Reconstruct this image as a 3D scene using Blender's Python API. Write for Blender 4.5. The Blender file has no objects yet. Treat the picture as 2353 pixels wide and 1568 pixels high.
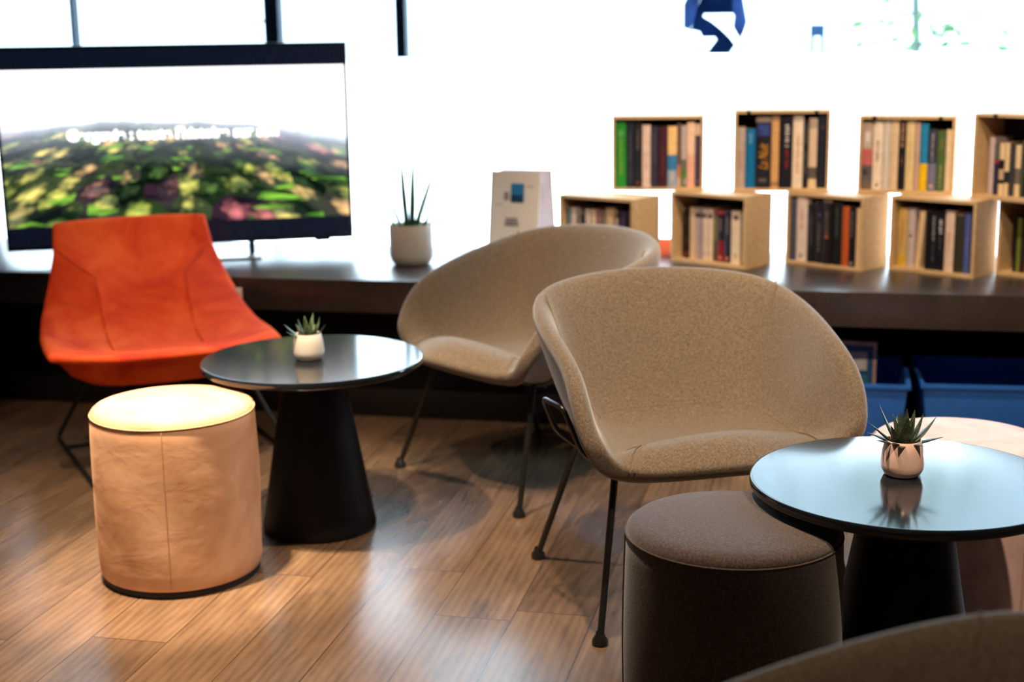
import bpy, bmesh, math, random
import numpy as np
from mathutils import Vector, Matrix
random.seed(7)
SC = bpy.context.scene
COL = SC.collection
PI = math.pi
R = math.radians

# ------------------------------------------------------------------ helpers
def lin(c):
    return tuple(((v/255)/12.92 if v/255 <= .04045 else ((v/255+.055)/1.055)**2.4) for v in c)

def link(name, mesh, mat=None, parent=None, loc=None, rz=None, smooth=False):
    o = bpy.data.objects.new(name, mesh)
    COL.objects.link(o)
    if mat is not None:
        for m in (mat if isinstance(mat, (list, tuple)) else [mat]):
            mesh.materials.append(m)
    if parent is not None: o.parent = parent
    if loc is not None: o.location = loc
    if rz is not None: o.rotation_euler = (0, 0, rz)
    if smooth:
        for p in mesh.polygons: p.use_smooth = True
    return o

def tag(o, label=None, cat=None, group=None, kind=None):
    if label: o['label'] = label
    if cat: o['category'] = cat
    if group: o['group'] = group
    if kind: o['kind'] = kind
    return o

def empty(name, loc=(0, 0, 0), rz=0.0):
    o = bpy.data.objects.new(name, None)
    o.empty_display_size = .1
    COL.objects.link(o)
    o.location = loc
    o.rotation_euler = (0, 0, rz)
    return o

def dup(root, loc, rz, label):
    r = root.copy(); COL.objects.link(r); r.location = loc; r.rotation_euler = (0, 0, rz); r['label'] = label
    for ch in list(root.children):
        c = ch.copy(); COL.objects.link(c); c.parent = r
        for g in list(ch.children):
            d = g.copy(); COL.objects.link(d); d.parent = c
    return r

class MB:
    """collects shapes of one part into one mesh"""
    def __init__(s): s.bm = bmesh.new()
    def box(s, x0, x1, y0, y1, z0, z1, mi=0, mat=None):
        vs = [s.bm.verts.new(p) for p in ((x0,y0,z0),(x1,y0,z0),(x1,y1,z0),(x0,y1,z0),(x0,y0,z1),(x1,y0,z1),(x1,y1,z1),(x0,y1,z1))]
        if mat is not None:
            for v in vs: v.co = mat @ v.co
        for f in ((3,2,1,0),(4,5,6,7),(0,1,5,4),(1,2,6,5),(2,3,7,6),(3,0,4,7)):
            fc = s.bm.faces.new([vs[i] for i in f]); fc.material_index = mi
        return s
    def tube(s, pts, r, n=10, caps=True, mi=0):
        pts = [Vector(p) for p in pts]
        rings = []
        up = None
        for i, p in enumerate(pts):
            a = pts[max(i-1, 0)]; b = pts[min(i+1, len(pts)-1)]
            t = (b-a)
            if t.length < 1e-9: t = Vector((0, 0, 1))
            t.normalize()
            if up is None:
                up = t.orthogonal().normalized()
            else:
                up = (up - t*up.dot(t))
                up = up.normalized() if up.length > 1e-6 else t.orthogonal().normalized()
            w = t.cross(up)
            rr = r[i] if isinstance(r, (list, tuple)) else r
            rings.append([s.bm.verts.new(p + (up*math.cos(2*PI*k/n) + w*math.sin(2*PI*k/n))*rr) for k in range(n)])
        for A, B in zip(rings[:-1], rings[1:]):
            for k in range(n):
                f = s.bm.faces.new((A[k], A[(k+1) % n], B[(k+1) % n], B[k])); f.smooth = True; f.material_index = mi
        if caps:
            f = s.bm.faces.new(rings[0][::-1]); f.material_index = mi
            f = s.bm.faces.new(rings[-1]); f.material_index = mi
        return s
    def lathe(s, prof, n=64, c=(0, 0, 0), mi=0, close=False):
        """prof: list of (r, z); r==0 makes a pole"""
        rings = []
        for r, z in prof:
            if r < 1e-6:
                rings.append([s.bm.verts.new((c[0], c[1], c[2]+z))])
            else:
                rings.append([s.bm.verts.new((c[0]+r*math.cos(2*PI*k/n), c[1]+r*math.sin(2*PI*k/n), c[2]+z)) for k in range(n)])
        for A, B in zip(rings[:-1], rings[1:]):
            for k in range(n):
                k2 = (k+1) % n
                if len(A) == 1 and len(B) == 1: continue
                if len(A) == 1: f = s.bm.faces.new((A[0], B[k2], B[k]))
                elif len(B) == 1: f = s.bm.faces.new((A[k], A[k2], B[0]))
                else: f = s.bm.faces.new((A[k], A[k2], B[k2], B[k]))
                f.smooth = True; f.material_index = mi
        return s
    def grid(s, P, closed_u=False, mi=0):
        """P[i][j] points"""
        V = [[s.bm.verts.new(p) for p in row] for row in P]
        nu = len(V)
        for i in range(nu if closed_u else nu-1):
            A, B = V[i], V[(i+1) % nu]
            for j in range(len(A)-1):
                f = s.bm.faces.new((A[j], A[j+1], B[j+1], B[j])); f.smooth = True; f.material_index = mi
        return V
    def mesh(s, name, bevel=0, seg=2, angle=40):
        bm = s.bm
        bmesh.ops.remove_doubles(bm, verts=bm.verts, dist=1e-6)
        if bevel:
            es = [e for e in bm.edges if len(e.link_faces) == 2 and e.calc_face_angle(0) > R(angle)]
            bmesh.ops.bevel(bm, geom=es, offset=bevel, segments=seg, affect='EDGES', profile=.6)
        bmesh.ops.recalc_face_normals(bm, faces=bm.faces)
        me = bpy.data.meshes.new(name)
        bm.to_mesh(me); bm.free()
        return me
    def build(s, name, mat, parent=None, loc=None, rz=None, bevel=0, seg=2, smooth=False):
        me = s.mesh(name, bevel, seg)
        if not smooth: me.set_sharp_from_angle(angle=R(38))
        return link(name, me, mat, parent, loc, rz, smooth)

def round_path(P, r=.03, n=5):
    """polyline with rounded corners"""
    P = [Vector(p) for p in P]; out = [P[0]]
    for a, b, c in zip(P[:-2], P[1:-1], P[2:]):
        d1 = (a-b); d2 = (c-b)
        k = min(r, d1.length*.45, d2.length*.45)
        p, q = b+d1.normalized()*k, b+d2.normalized()*k
        for i in range(n+1):
            t = i/n
            out.append(p*(1-t)**2 + b*2*t*(1-t) + q*t*t)
    out.append(P[-1])
    return out

# ------------------------------------------------------------------ materials
class NT:
    def __init__(s, name):
        s.m = bpy.data.materials.new(name); s.m.use_nodes = True
        s.t = s.m.node_tree; s.t.nodes.clear()
        s.out = s.n('ShaderNodeOutputMaterial')
    def n(s, typ, **kw):
        nd = s.t.nodes.new(typ)
        for k, v in kw.items():
            if k.startswith('i_'):
                key = k[2:]
                key = int(key) if key.isdigit() else key.replace('_', ' ')
                nd.inputs[key].default_value = v
            else: setattr(nd, k, v)
        return nd
    def l(s, a, b): s.t.links.new(a, b)
    def math(s, op, a, b=None, c=None, clamp=False):
        nd = s.n('ShaderNodeMath', operation=op); nd.use_clamp = clamp
        for i, v in enumerate((a, b, c)):
            if v is None: continue
            if isinstance(v, (int, float)): nd.inputs[i].default_value = v
            else: s.l(v, nd.inputs[i])
        return nd.outputs[0]
    def ramp(s, fac, stops, interp='LINEAR'):
        nd = s.n('ShaderNodeValToRGB'); cr = nd.color_ramp; cr.interpolation = interp
        while len(cr.elements) < len(stops): cr.elements.new(.5)
        for e, (p, c) in zip(cr.elements, stops): e.position = p; e.color = (*c, 1)
        s.l(fac, nd.inputs[0]); return nd.outputs[0]
    def mix(s, fac, a, b, blend='MIX'):
        nd = s.n('ShaderNodeMix', data_type='RGBA', blend_type=blend)
        for i, v in ((0, fac), (6, a), (7, b)):
            if isinstance(v, (int, float)): nd.inputs[i].default_value = v
            elif isinstance(v, tuple): nd.inputs[i].default_value = (*v[:3], 1)
            else: s.l(v, nd.inputs[i])
        return nd.outputs[2]
    def bsdf(s, **kw):
        b = s.n('ShaderNodeBsdfPrincipled')
        for k, v in kw.items():
            key = k.replace('_', ' ')
            if isinstance(v, (int, float)): b.inputs[key].default_value = v
            elif isinstance(v, tuple): b.inputs[key].default_value = (*v[:3], 1)
            else: s.l(v, b.inputs[key])
        s.l(b.outputs[0], s.out.inputs[0]); return b
    def bump(s, h, b, strength=.3, dist=.01):
        nd = s.n('ShaderNodeBump'); nd.inputs['Strength'].default_value = strength; nd.inputs['Distance'].default_value = dist
        s.l(h, nd.inputs['Height']); s.l(nd.outputs[0], b.inputs['Normal'])
    def coord(s, which='Object'): return s.n('ShaderNodeTexCoord').outputs[which]
    def noise(s, vec, scale, detail=2, rough=.5, out=0, dist=0):
        nd = s.n('ShaderNodeTexNoise'); nd.inputs['Scale'].default_value = scale
        nd.inputs['Detail'].default_value = detail; nd.inputs['Roughness'].default_value = rough; nd.inputs['Distortion'].default_value = dist
        s.l(vec, nd.inputs['Vector']); return nd.outputs[out]
    def mapping(s, vec, scale=(1, 1, 1), loc=(0, 0, 0), rot=(0, 0, 0)):
        nd = s.n('ShaderNodeMapping'); nd.inputs['Scale'].default_value = scale; nd.inputs['Location'].default_value = loc; nd.inputs['Rotation'].default_value = rot
        s.l(vec, nd.inputs['Vector']); return nd.outputs[0]

def simple(name, c, rough=.5, spec=.5, metal=0, var=.08, vs=40, bump=0, coat=0):
    t = NT(name); v = t.coord()
    n = t.noise(v, vs, 3)
    a = tuple(x*(1-var) for x in c); b = tuple(min(1, x*(1+var)) for x in c)
    col = t.ramp(n, [(.3, a), (.7, b)])
    bs = t.bsdf(Base_Color=col, Roughness=rough, Metallic=metal)
    bs.inputs['Specular IOR Level'].default_value = spec
    if coat: bs.inputs['Coat Weight'].default_value = coat; bs.inputs['Coat Roughness'].default_value = .08
    if bump: t.bump(n, bs, bump, .002)
    return t.m

def felt(name, c, dark, light, sheen=.25):
    t = NT(name); v = t.coord()
    n1 = t.noise(t.mapping(v, (1, 1, .7)), 430, 3, .65); n2 = t.noise(v, 190, 3, .65); n3 = t.noise(v, 9, 2)
    f = t.math('ADD', t.math('MULTIPLY', n1, .55), t.math('MULTIPLY', n2, .45))
    col = t.ramp(f, [(.36, dark), (.5, c), (.64, light)])
    col = t.mix(t.math('MULTIPLY', n3, .18), col, tuple(x*.8 for x in c))
    b = t.bsdf(Base_Color=col, Roughness=.95)
    b.inputs['Specular IOR Level'].default_value = .15
    b.inputs['Sheen Weight'].default_value = sheen; b.inputs['Sheen Roughness'].default_value = .5
    t.bump(f, b, .35, .002)
    return t.m

def velvet(name, c, light, dark, sheen=.5, bumps=.25, scale=7):
    t = NT(name); v = t.coord()
    n1 = t.noise(v, scale, 4, .6, dist=.8); n2 = t.noise(v, 300, 2, .6); n3 = t.noise(t.mapping(v, (1, 1, 1.6)), 9, 3, .5, dist=.5)
    col = t.ramp(n1, [(.36, dark), (.5, c), (.64, light)])
    b = t.bsdf(Base_Color=col, Roughness=.8)
    b.inputs['Specular IOR Level'].default_value = .2
    b.inputs['Sheen Weight'].default_value = sheen; b.inputs['Sheen Roughness'].default_value = .35
    b.inputs['Sheen Tint'].default_value = (*light, 1)
    t.bump(t.math('ADD', n3, t.math('MULTIPLY', n2, .06)), b, bumps, .012)
    return t.m

def wood_floor():
    t = NT('oak_plank_floor'); v = t.coord()
    sep = t.n('ShaderNodeSeparateXYZ'); t.l(v, sep.inputs[0]); X, Y = sep.outputs[0], sep.outputs[1]
    PW, PL = .1836, 1.28
    cx = t.math('DIVIDE', t.math('ADD', X, .886+20*PW), PW)
    ci = t.math('FLOOR', cx); fx = t.math('SUBTRACT', cx, ci)
    wn = t.n('ShaderNodeTexWhiteNoise', noise_dimensions='1D'); t.l(t.math('MULTIPLY', ci, 1.37), wn.inputs['W'])
    cy = t.math('DIVIDE', t.math('ADD', Y, t.math('MULTIPLY', wn.outputs[0], PL)), PL)
    ri = t.math('FLOOR', cy); fy = t.math('SUBTRACT', cy, ri)
    wn2 = t.n('ShaderNodeTexWhiteNoise', noise_dimensions='2D')
    cb = t.n('ShaderNodeCombineXYZ'); t.l(ci, cb.inputs[0]); t.l(ri, cb.inputs[1]); t.l(cb.outputs[0], wn2.inputs['Vector'])
    rnd = wn2.outputs[0]
    # grain, offset per plank
    cb2 = t.n('ShaderNodeCombineXYZ'); t.l(t.math('ADD', X, t.math('MULTIPLY', rnd, 9)), cb2.inputs[0]); t.l(Y, cb2.inputs[1]); t.l(t.math('MULTIPLY', rnd, 31), cb2.inputs[2])
    g1 = t.noise(t.mapping(cb2.outputs[0], (13, 2.4, 1)), 1, 5, .62, dist=1.6)
    g2 = t.noise(t.mapping(cb2.outputs[0], (110, 4, 1)), 1, 4, .65)
    g3 = t.noise(t.mapping(cb2.outputs[0], (5, 2.0, 1)), 1, 4, .6, dist=1.0)
    wv = t.n('ShaderNodeTexWave', wave_type='RINGS', rings_direction='Z'); wv.inputs['Scale'].default_value = 3.2; wv.inputs['Distortion'].default_value = 6; wv.inputs['Detail'].default_value = 3; wv.inputs['Detail Scale'].default_value = 1.2
    t.l(t.mapping(cb2.outputs[0], (4.5, .55, 1)), wv.inputs['Vector'])
    f = t.math('ADD', t.math('MULTIPLY', g1, .36), t.math('ADD', t.math('MULTIPLY', g2, .14), t.math('ADD', t.math('MULTIPLY', g3, .42), t.math('MULTIPLY', wv.outputs[1], .08))))
    col = t.ramp(f, [(.3, lin((68, 51, 39))), (.44, lin((96, 74, 57))), (.57, lin((114, 90, 70))), (.74, lin((140, 114, 91)))])
    tint = t.ramp(rnd, [(0, (.74, .72, .72)), (.5, (.95, .95, .95)), (1, (1.12, 1.1, 1.06))])
    col = t.mix(1.0, col, tint, 'MULTIPLY')
    # knots
    vo = t.n('ShaderNodeTexVoronoi'); vo.inputs['Scale'].default_value = 1
    t.l(t.mapping(cb2.outputs[0], (4.2, 1.6, 1)), vo.inputs['Vector'])
    kn = t.ramp(vo.outputs['Distance'], [(.02, (1, 1, 1)), (.12, (0, 0, 0))])
    col = t.mix(t.math('MULTIPLY', kn, .6), col, lin((70, 44, 30)))
    ex = t.math('MINIMUM', fx, t.math('SUBTRACT', 1, fx)); ey = t.math('MULTIPLY', t.math('MINIMUM', fy, t.math('SUBTRACT', 1, fy)), PL/PW)
    e = t.math('MINIMUM', ex, ey)
    gap = t.math('LESS_THAN', e, .012)
    col = t.mix(t.math('MULTIPLY', gap, .62), col, lin((50, 30, 20)))
    rg = t.math('ADD', .22, t.math('MULTIPLY', g2, .07))
    b = t.bsdf(Base_Color=col, Roughness=rg); b.inputs['Specular IOR Level'].default_value = .6
    h = t.math('SUBTRACT', t.math('MULTIPLY', g2, .5), t.math('MULTIPLY', gap, 1.5))
    t.bump(h, b, .05, .002)
    return t.m

def pine(name, a, b_, ax=0):
    t = NT(name); v = t.coord()
    sc = [6, 60, 60]
    g = t.noise(t.mapping(v, tuple(sc)), 1, 4, .6, dist=.4)
    col = t.ramp(g, [(.3, a), (.7, b_)])
    b = t.bsdf(Base_Color=col, Roughness=.6); t.bump(g, b, .1, .002)
    return t.m

def stone_slab():
    t = NT('dark_laminate_slab'); v = t.coord()
    n = t.noise(v, 6, 5, .6); n2 = t.noise(v, 60, 4, .6)
    col = t.ramp(t.math('ADD', t.math('MULTIPLY', n, .6), t.math('MULTIPLY', n2, .4)), [(.35, lin((42, 34, 33))), (.65, lin((66, 55, 52)))])
    b = t.bsdf(Base_Color=col, Roughness=.3); b.inputs['Specular IOR Level'].default_value = .5
    t.bump(n2, b, .05, .002)
    return t.m

def leaf_mat(name, a, b_, rough=.35):
    t = NT(name); v = t.coord()
    n = t.noise(v, 90, 3)
    sp = t.ramp(t.noise(v, 600, 1), [(.62, (0, 0, 0)), (.7, (1, 1, 1))])
    col = t.ramp(n, [(.3, a), (.7, b_)])
    col = t.mix(t.math('MULTIPLY', sp, .25), col, (.7, .75, .65))
    t.bsdf(Base_Color=col, Roughness=rough)
    return t.m

def film_mat():
    t = NT('frosted_window_film'); v = t.coord()
    n = t.noise(v, 40, 2)
    d = t.n('ShaderNodeBsdfTranslucent'); t.l(t.ramp(n, [(.2, (.93, .94, .95)), (.8, (.95, .96, .97))]), d.inputs[0])
    d2 = t.n('ShaderNodeBsdfDiffuse'); d2.inputs[0].default_value = (.85, .87, .9, 1)
    mx = t.n('ShaderNodeMixShader'); mx.inputs[0].default_value = .12
    t.l(d.outputs[0], mx.inputs[1]); t.l(d2.outputs[0], mx.inputs[2]); t.l(mx.outputs[0], t.out.inputs[0])
    return t.m

def glass_mat(name='clear_glass', tint=(.97, .99, 1.0), refl=.06):
    t = NT(name)
    a = t.n('ShaderNodeBsdfTransparent'); a.inputs[0].default_value = (*tint, 1)
    g = t.n('ShaderNodeBsdfGlossy'); g.inputs['Roughness'].default_value = .02
    mx = t.n('ShaderNodeMixShader'); mx.inputs[0].default_value = refl
    t.l(a.outputs[0], mx.inputs[1]); t.l(g.outputs[0], mx.inputs[2]); t.l(mx.outputs[0], t.out.inputs[0])
    return t.m

def emit(name, c, s):
    t = NT(name); e = t.n('ShaderNodeEmission'); e.inputs[0].default_value = (*c, 1); e.inputs[1].default_value = s
    t.l(e.outputs[0], t.out.inputs[0]); return t.m

def screen_mat(w, h):
    """aerial picture of a wooded hillside shown on the screen; local x in [0,w], z in [0,h]"""
    t = NT('screen_picture'); v = t.coord()
    sep = t.n('ShaderNodeSeparateXYZ'); t.l(v, sep.inputs[0])
    u = t.math('DIVIDE', sep.outputs[0], w); q = t.math('DIVIDE', sep.outputs[2], h)
    # perspective: trees shrink towards the ridge
    persp = t.math('DIVIDE', 1.0, t.math('MAXIMUM', t.math('SUBTRACT', .86, q), .16))
    uu = t.math('MULTIPLY', t.math('MULTIPLY', t.math('SUBTRACT', u, .5), 2.2), t.math('POWER', persp, .75))
    vv = t.math('MULTIPLY', t.math('LOGARITHM', persp, 2.718), 1.05)
    cb = t.n('ShaderNodeCombineXYZ'); t.l(uu, cb.inputs[0]); t.l(vv, cb.inputs[1])
    wob = t.noise(cb.outputs[0], 5, 2, out=1)
    mp = t.n('ShaderNodeMix', data_type='VECTOR'); mp.inputs[0].default_value = .05
    t.l(cb.outputs[0], mp.inputs[4]); t.l(wob, mp.inputs[5])
    P = mp.outputs[1]
    vo = t.n('ShaderNodeTexVoronoi'); vo.inputs['Scale'].default_value = 4.6; t.l(P, vo.inputs['Vector'])
    vo2 = t.n('ShaderNodeTexVoronoi'); vo2.inputs['Scale'].default_value = 15; t.l(P, vo2.inputs['Vector'])
    sc = t.n('ShaderNodeSeparateColor'); t.l(vo.outputs['Color'], sc.inputs[0])
    tree = t.ramp(sc.outputs[0], [(.0, lin((36, 60, 40))), (.16, lin((84, 112, 60))), (.34, lin((190, 186, 92))), (.48, lin((214, 188, 120))), (.6, lin((150, 160, 76))), (.72, lin((206, 168, 120))), (.84, lin((196, 130, 120))), (.92, lin((170, 92, 104))), (1, lin((110, 140, 70)))])
    dist = t.math('ADD', vo.outputs['Distance'], t.math('MULTIPLY', vo2.outputs['Distance'], .35))
    shade = t.ramp(dist, [(.25, (1.35, 1.3, 1.15)), (.5, (.62, .66, .55)), (.68, (.05, .09, .13))])
    tree = t.mix(1.0, tree, shade, 'MULTIPLY')
    # meadows between the trees
    mdw = t.noise(t.mapping(cb.outputs[0], (1.2, 6, 1)), 1.5, 2)
    isf = t.ramp(mdw, [(.56, (0, 0, 0)), (.61, (1, 1, 1))])
    meadow = t.ramp(t.noise(t.mapping(cb.outputs[0], (4, 30, 1)), 1, 2), [(.35, lin((70, 120, 40))), (.65, lin((136, 190, 60)))])
    keep = t.ramp(sc.outputs[1], [(.44, (0, 0, 0)), (.46, (1, 1, 1))], 'CONSTANT')
    land = t.mix(t.math('MULTIPLY', isf, keep), tree, meadow)
    dk = t.ramp(t.noise(t.mapping(cb.outputs[0], (1.1, 3.2, 1)), 2.2, 3), [(.46, (1, 1, 1)), (.58, (.2, .3, .42))])
    land = t.mix(1.0, land, dk, 'MULTIPLY')
    # haze towards ridge
    ridge = t.math('ADD', .675, t.math('ADD', t.math('MULTIPLY', t.math('POWER', t.math('SUBTRACT', u, .38), 2), -.36),
                  t.math('MULTIPLY', t.math('SUBTRACT', t.noise(t.mapping(v, (4, 0, 0)), 1, 4), .5), .09)))
    hz = t.math('SUBTRACT', ridge, q)
    haze = t.ramp(t.math('MULTIPLY', hz, 3.2), [(0, (.6, .6, .6)), (.2, (.22, .22, .22)), (.5, (.06, .06, .06)), (1, (0, 0, 0))])
    right = t.ramp(u, [(.62, (0, 0, 0)), (.98, (.5, .5, .5))])
    land = t.mix(t.math('ADD', haze, t.math('MULTIPLY', right, haze), clamp=True), land, lin((222, 232, 250)))
    lav = t.ramp(t.math('ADD', t.math('MULTIPLY', u, 1.0), t.math('MULTIPLY', t.noise(v, 8, 3), .12)), [(.03, lin((206, 204, 236))), (.3, (1.0, 1.0, 1.0))])
    fade = t.ramp(t.math('SUBTRACT', q, ridge), [(.0, (0, 0, 0)), (.1, (1, 1, 1))])
    sky = t.mix(fade, lav, (1.1, 1.1, 1.12))
    isl = t.ramp(hz, [(-.0, (0, 0, 0)), (.02, (1, 1, 1))])
    col = t.mix(isl, sky, land)
    em = t.n('ShaderNodeEmission'); em.inputs[1].default_value = 1.9; t.l(col, em.inputs[0])
    gl = t.n('ShaderNodeBsdfGlossy'); gl.inputs['Roughness'].default_value = .25; gl.inputs[0].default_value = (.03, .03, .03, 1)
    ad = t.n('ShaderNodeAddShader'); t.l(em.outputs[0], ad.inputs[0]); t.l(gl.outputs[0], ad.inputs[1]); t.l(ad.outputs[0], t.out.inputs[0])
    return t.m

M = {}
M['floor'] = wood_floor()
M['felt'] = felt('grey_beige_felt', lin((113, 97, 82)), lin((84, 71, 58)), lin((142, 125, 109)), .45)
M['felt_seam'] = felt('felt_seam_thread', lin((122, 103, 82)), lin((104, 88, 69)), lin((138, 119, 97)), .1)
M['orange'] = velvet('orange_velvet', lin((218, 72, 22)), lin((232, 92, 36)), lin((196, 52, 14)), .12, .12, 5)
M['orange_seam'] = velvet('orange_seam', lin((196, 58, 18)), lin((206, 66, 22)), lin((180, 50, 14)), .1)
M['blush'] = velvet('blush_velvet', lin((208, 158, 124)), lin((218, 172, 140)), lin((196, 142, 108)), .3, .14, 5)
M['pink'] = velvet('pink_velvet', lin((230, 192, 190)), lin((238, 206, 204)), lin((218, 178, 176)), .3, .1, 7)
M['blush_seam'] = simple('blush_seam', lin((196, 150, 120)), .8, .2)
M['taupe'] = felt('taupe_weave', lin((82, 67, 64)), lin((58, 47, 45)), lin((112, 97, 92)), .35)
M['taupe_seam'] = felt('taupe_piping', lin((92, 76, 68)), lin((76, 62, 55)), lin((112, 96, 86)), .1)
M['black_base'] = simple('black_plastic_base', (.012, .012, .013), .6, .4)
M['tabletop'] = simple('black_laminate', (.010, .012, .016), .11, .5, var=.15, vs=300)
M['pedestal'] = simple('black_powder_coat', (.005, .005, .007), .45, .25, var=.1, vs=400, bump=.03)
M['black_metal'] = simple('black_metal', (.012, .011, .011), .3, .5, 0)
M['slab'] = stone_slab()
M['plinth'] = simple('dark_plinth', lin((22, 16, 17)), .5, .4)
M['niche'] = simple('niche_black', lin((9, 8, 11)), .7, .2)
M['pine'] = pine('pale_pine', lin((188, 152, 110)), lin((214, 180, 136)))
M['pine_side'] = M['pine']
M['crate_back'] = simple('dark_crate_back', lin((44, 38, 44)), .7, .2)
M['pages'] = simple('book_pages', lin((222, 208, 186)), .9, .1, var=.1, vs=200)
M['white_pot'] = simple('white_ceramic', lin((226, 216, 206)), .45, .4, var=.02)
M['pink_pot'] = simple('pink_glazed_ceramic', lin((250, 208, 196)), .12, .5, var=.02, coat=.6)
M['soil'] = simple('soil', lin((52, 38, 28)), .95, .1, var=.4, vs=200, bump=.6)
M['aloe'] = leaf_mat('aloe_leaf', lin((36, 84, 48)), lin((72, 120, 74)))
M['haw_light'] = leaf_mat('succulent_leaf_grey', lin((64, 86, 60)), lin((110, 132, 92)))
M['haw_dark'] = leaf_mat('succulent_leaf_dark', lin((34, 46, 32)), lin((56, 70, 46)))
M['tv_black'] = simple('tv_bezel', (.012, .012, .016), .3, .5)
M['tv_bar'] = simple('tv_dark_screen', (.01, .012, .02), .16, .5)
_b = M['tv_bar'].node_tree.nodes['Principled BSDF']; _b.inputs['Emission Color'].default_value = (.25, .4, 1, 1); _b.inputs['Emission Strength'].default_value = .014  # faint blue glow stands in for reflections on the black bars
M['tv_silver'] = simple('tv_stand_silver', (.72, .74, .76), .25, .5, .6, var=.02)
M['white_text'] = emit('screen_white_text', (1, 1, 1), 2.2)
M['paper'] = simple('paper_white', lin((232, 222, 218)), .7, .2, var=.02)
M['acrylic'] = simple('white_acrylic', lin((226, 222, 240)), .2, .5, var=.02)
M['acrylic_edge'] = simple('acrylic_edge', lin((70, 96, 104)), .2, .5)
M['bin'] = simple('blue_plastic', lin((40, 104, 200)), .4, .4, var=.06, vs=20)
M['frame_dark'] = simple('window_frame_dark', lin((36, 52, 76)), .4, .4)
M['film'] = film_mat()
M['glass'] = glass_mat()
M['glass_dimmer'] = glass_mat('sky_dimming_glass', (.375, .41, .42), .05)  # tint added to the clear upper panes to dim the sky
M['plaster'] = simple('room_plaster', lin((74, 66, 62)), .9, .1, vs=5)
M['ceiling'] = simple('room_ceiling', lin((66, 60, 58)), .9, .1, vs=5)
M['ground'] = simple('outside_paving', lin((214, 214, 210)), .9, .1, vs=3)
M['trunk'] = simple('tree_bark', lin((140, 150, 140)), .9, .1, var=.3)
M['leaves'] = leaf_mat('tree_leaves', lin((80, 140, 84)), lin((130, 165, 70)), .6)
def vinyl(name, c, tr):
    t = NT(name); n = t.noise(t.coord(), 14, 3)
    a = t.n('ShaderNodeBsdfDiffuse'); t.l(t.ramp(n, [(.3, tuple(x*.7 for x in c)), (.7, c)]), a.inputs[0])
    b = t.n('ShaderNodeBsdfTranslucent'); t.l(t.ramp(n, [(.3, tuple(x*.55 for x in tr)), (.7, tr)]), b.inputs[0])
    mx = t.n('ShaderNodeAddShader'); t.l(a.outputs[0], mx.inputs[0]); t.l(b.outputs[0], mx.inputs[1]); t.l(mx.outputs[0], t.out.inputs[0])
    return t.m
M['decal'] = vinyl('window_vinyl_blue', lin((50, 80, 140)), (.06, .10, .2))
M['decal_pale'] = vinyl('window_vinyl_pale', lin((130, 160, 214)), (.16, .22, .34))
M['stand_blue'] = simple('outdoor_stand_paint', lin((84, 118, 168)), .5, .3)
M['coral'] = simple('coral_card', lin((250, 120, 84)), .6, .3, var=.03)
_mc = {}
def cmat(rgb, rough=.45):
    k = (rgb, rough)
    if k not in _mc:
        _mc[k] = simple('cover_%02x%02x%02x' % rgb, lin(rgb), rough, .35, var=.1, vs=60)
    return _mc[k]

# ------------------------------------------------------------------ camera
FPX, PITCH, ROLL, YAW, CH = 3283.6, 12.1487, .8678, 12.8722, 1.33
y_, p_, r_ = R(YAW), R(PITCH), R(ROLL)
fw = Vector((-math.sin(y_)*math.cos(p_), math.cos(y_)*math.cos(p_), -math.sin(p_)))
rt = Vector((math.cos(y_), math.sin(y_), 0)); up = rt.cross(fw)
rt2 = rt*math.cos(r_) - up*math.sin(r_); up2 = up*math.cos(r_) + rt*math.sin(r_)
cd = bpy.data.cameras.new('camera'); cam = bpy.data.objects.new('camera', cd); COL.objects.link(cam)
cam.matrix_world = Matrix(((rt2.x, up2.x, -fw.x, 0), (rt2.y, up2.y, -fw.y, 0), (rt2.z, up2.z, -fw.z, CH), (0, 0, 0, 1)))
cd.sensor_width = 36; cd.lens = 36*FPX/2353; cd.clip_start = .05
cd.dof.use_dof = True; cd.dof.focus_distance = 2.78; cd.dof.aperture_fstop = 2.6
SC.camera = cam

# ------------------------------------------------------------------ room shell
ZC = .507                       # counter top
X0, X1, YB, YW = -5.2, 2.6, -2.2, 5.45
ZR = 2.9
def struct(o): o['kind'] = 'structure'; return o
struct(MB().box(X0-.1, X1+.1, YB-.1, YW+.15, -.1, 0).build('floor', M['floor']))
struct(MB().box(X0-.1, X1+.1, YB-.1, YW+.15, ZR, ZR+.1).build('ceiling', M['ceiling']))
struct(MB().box(X0-.1, X0, YB-.1, YW+.15, 0, ZR).build('wall_left', M['plaster']))
struct(MB().box(X1, X1+.1, YB-.1, YW+.15, 0, ZR).build('wall_right', M['plaster']))
struct(MB().box(X0-.1, X1+.1, YB-.1, YB, 0, ZR).build('wall_back', M['plaster']))
XW = -3.5
struct(MB().box(X0, XW, YW-.02, YW+.12, .45, ZR).build('wall_window_left_1', M['plaster']))  # unseen opaque wall, keeps window reflections off the left floor
struct(MB().box(X0, X1, YW-.02, YW+.12, 0, .45).build('wall_front', M['niche']))
win = struct(MB().box(XW, X1, YW+.03, YW+.036, .45, 1.243).build('window_1', M['glass']))
MB().box(XW, X1, YW+.03, YW+.036, 1.243, ZR).build('upper_pane', M['glass_dimmer'], win)
def mull(xa, xb, mat='frame_dark', y0=YW+.06, y1=YW+.12, z0=.45, z1=ZR):
    return MB().box(xa, xb, y0, y1, z0, z1).build('mullion', M[mat], win, bevel=.004)
mull(-1.711, -1.672); mull(-2.26, -2.20); mull(-3.116, -3.104); mull(.95, 1.0)
MB().box(-2.42, -2.26, YW+.07, YW+.085, 1.388, 1.398).build('door_pull', M['frame_dark'], win, bevel=.003)
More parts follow.
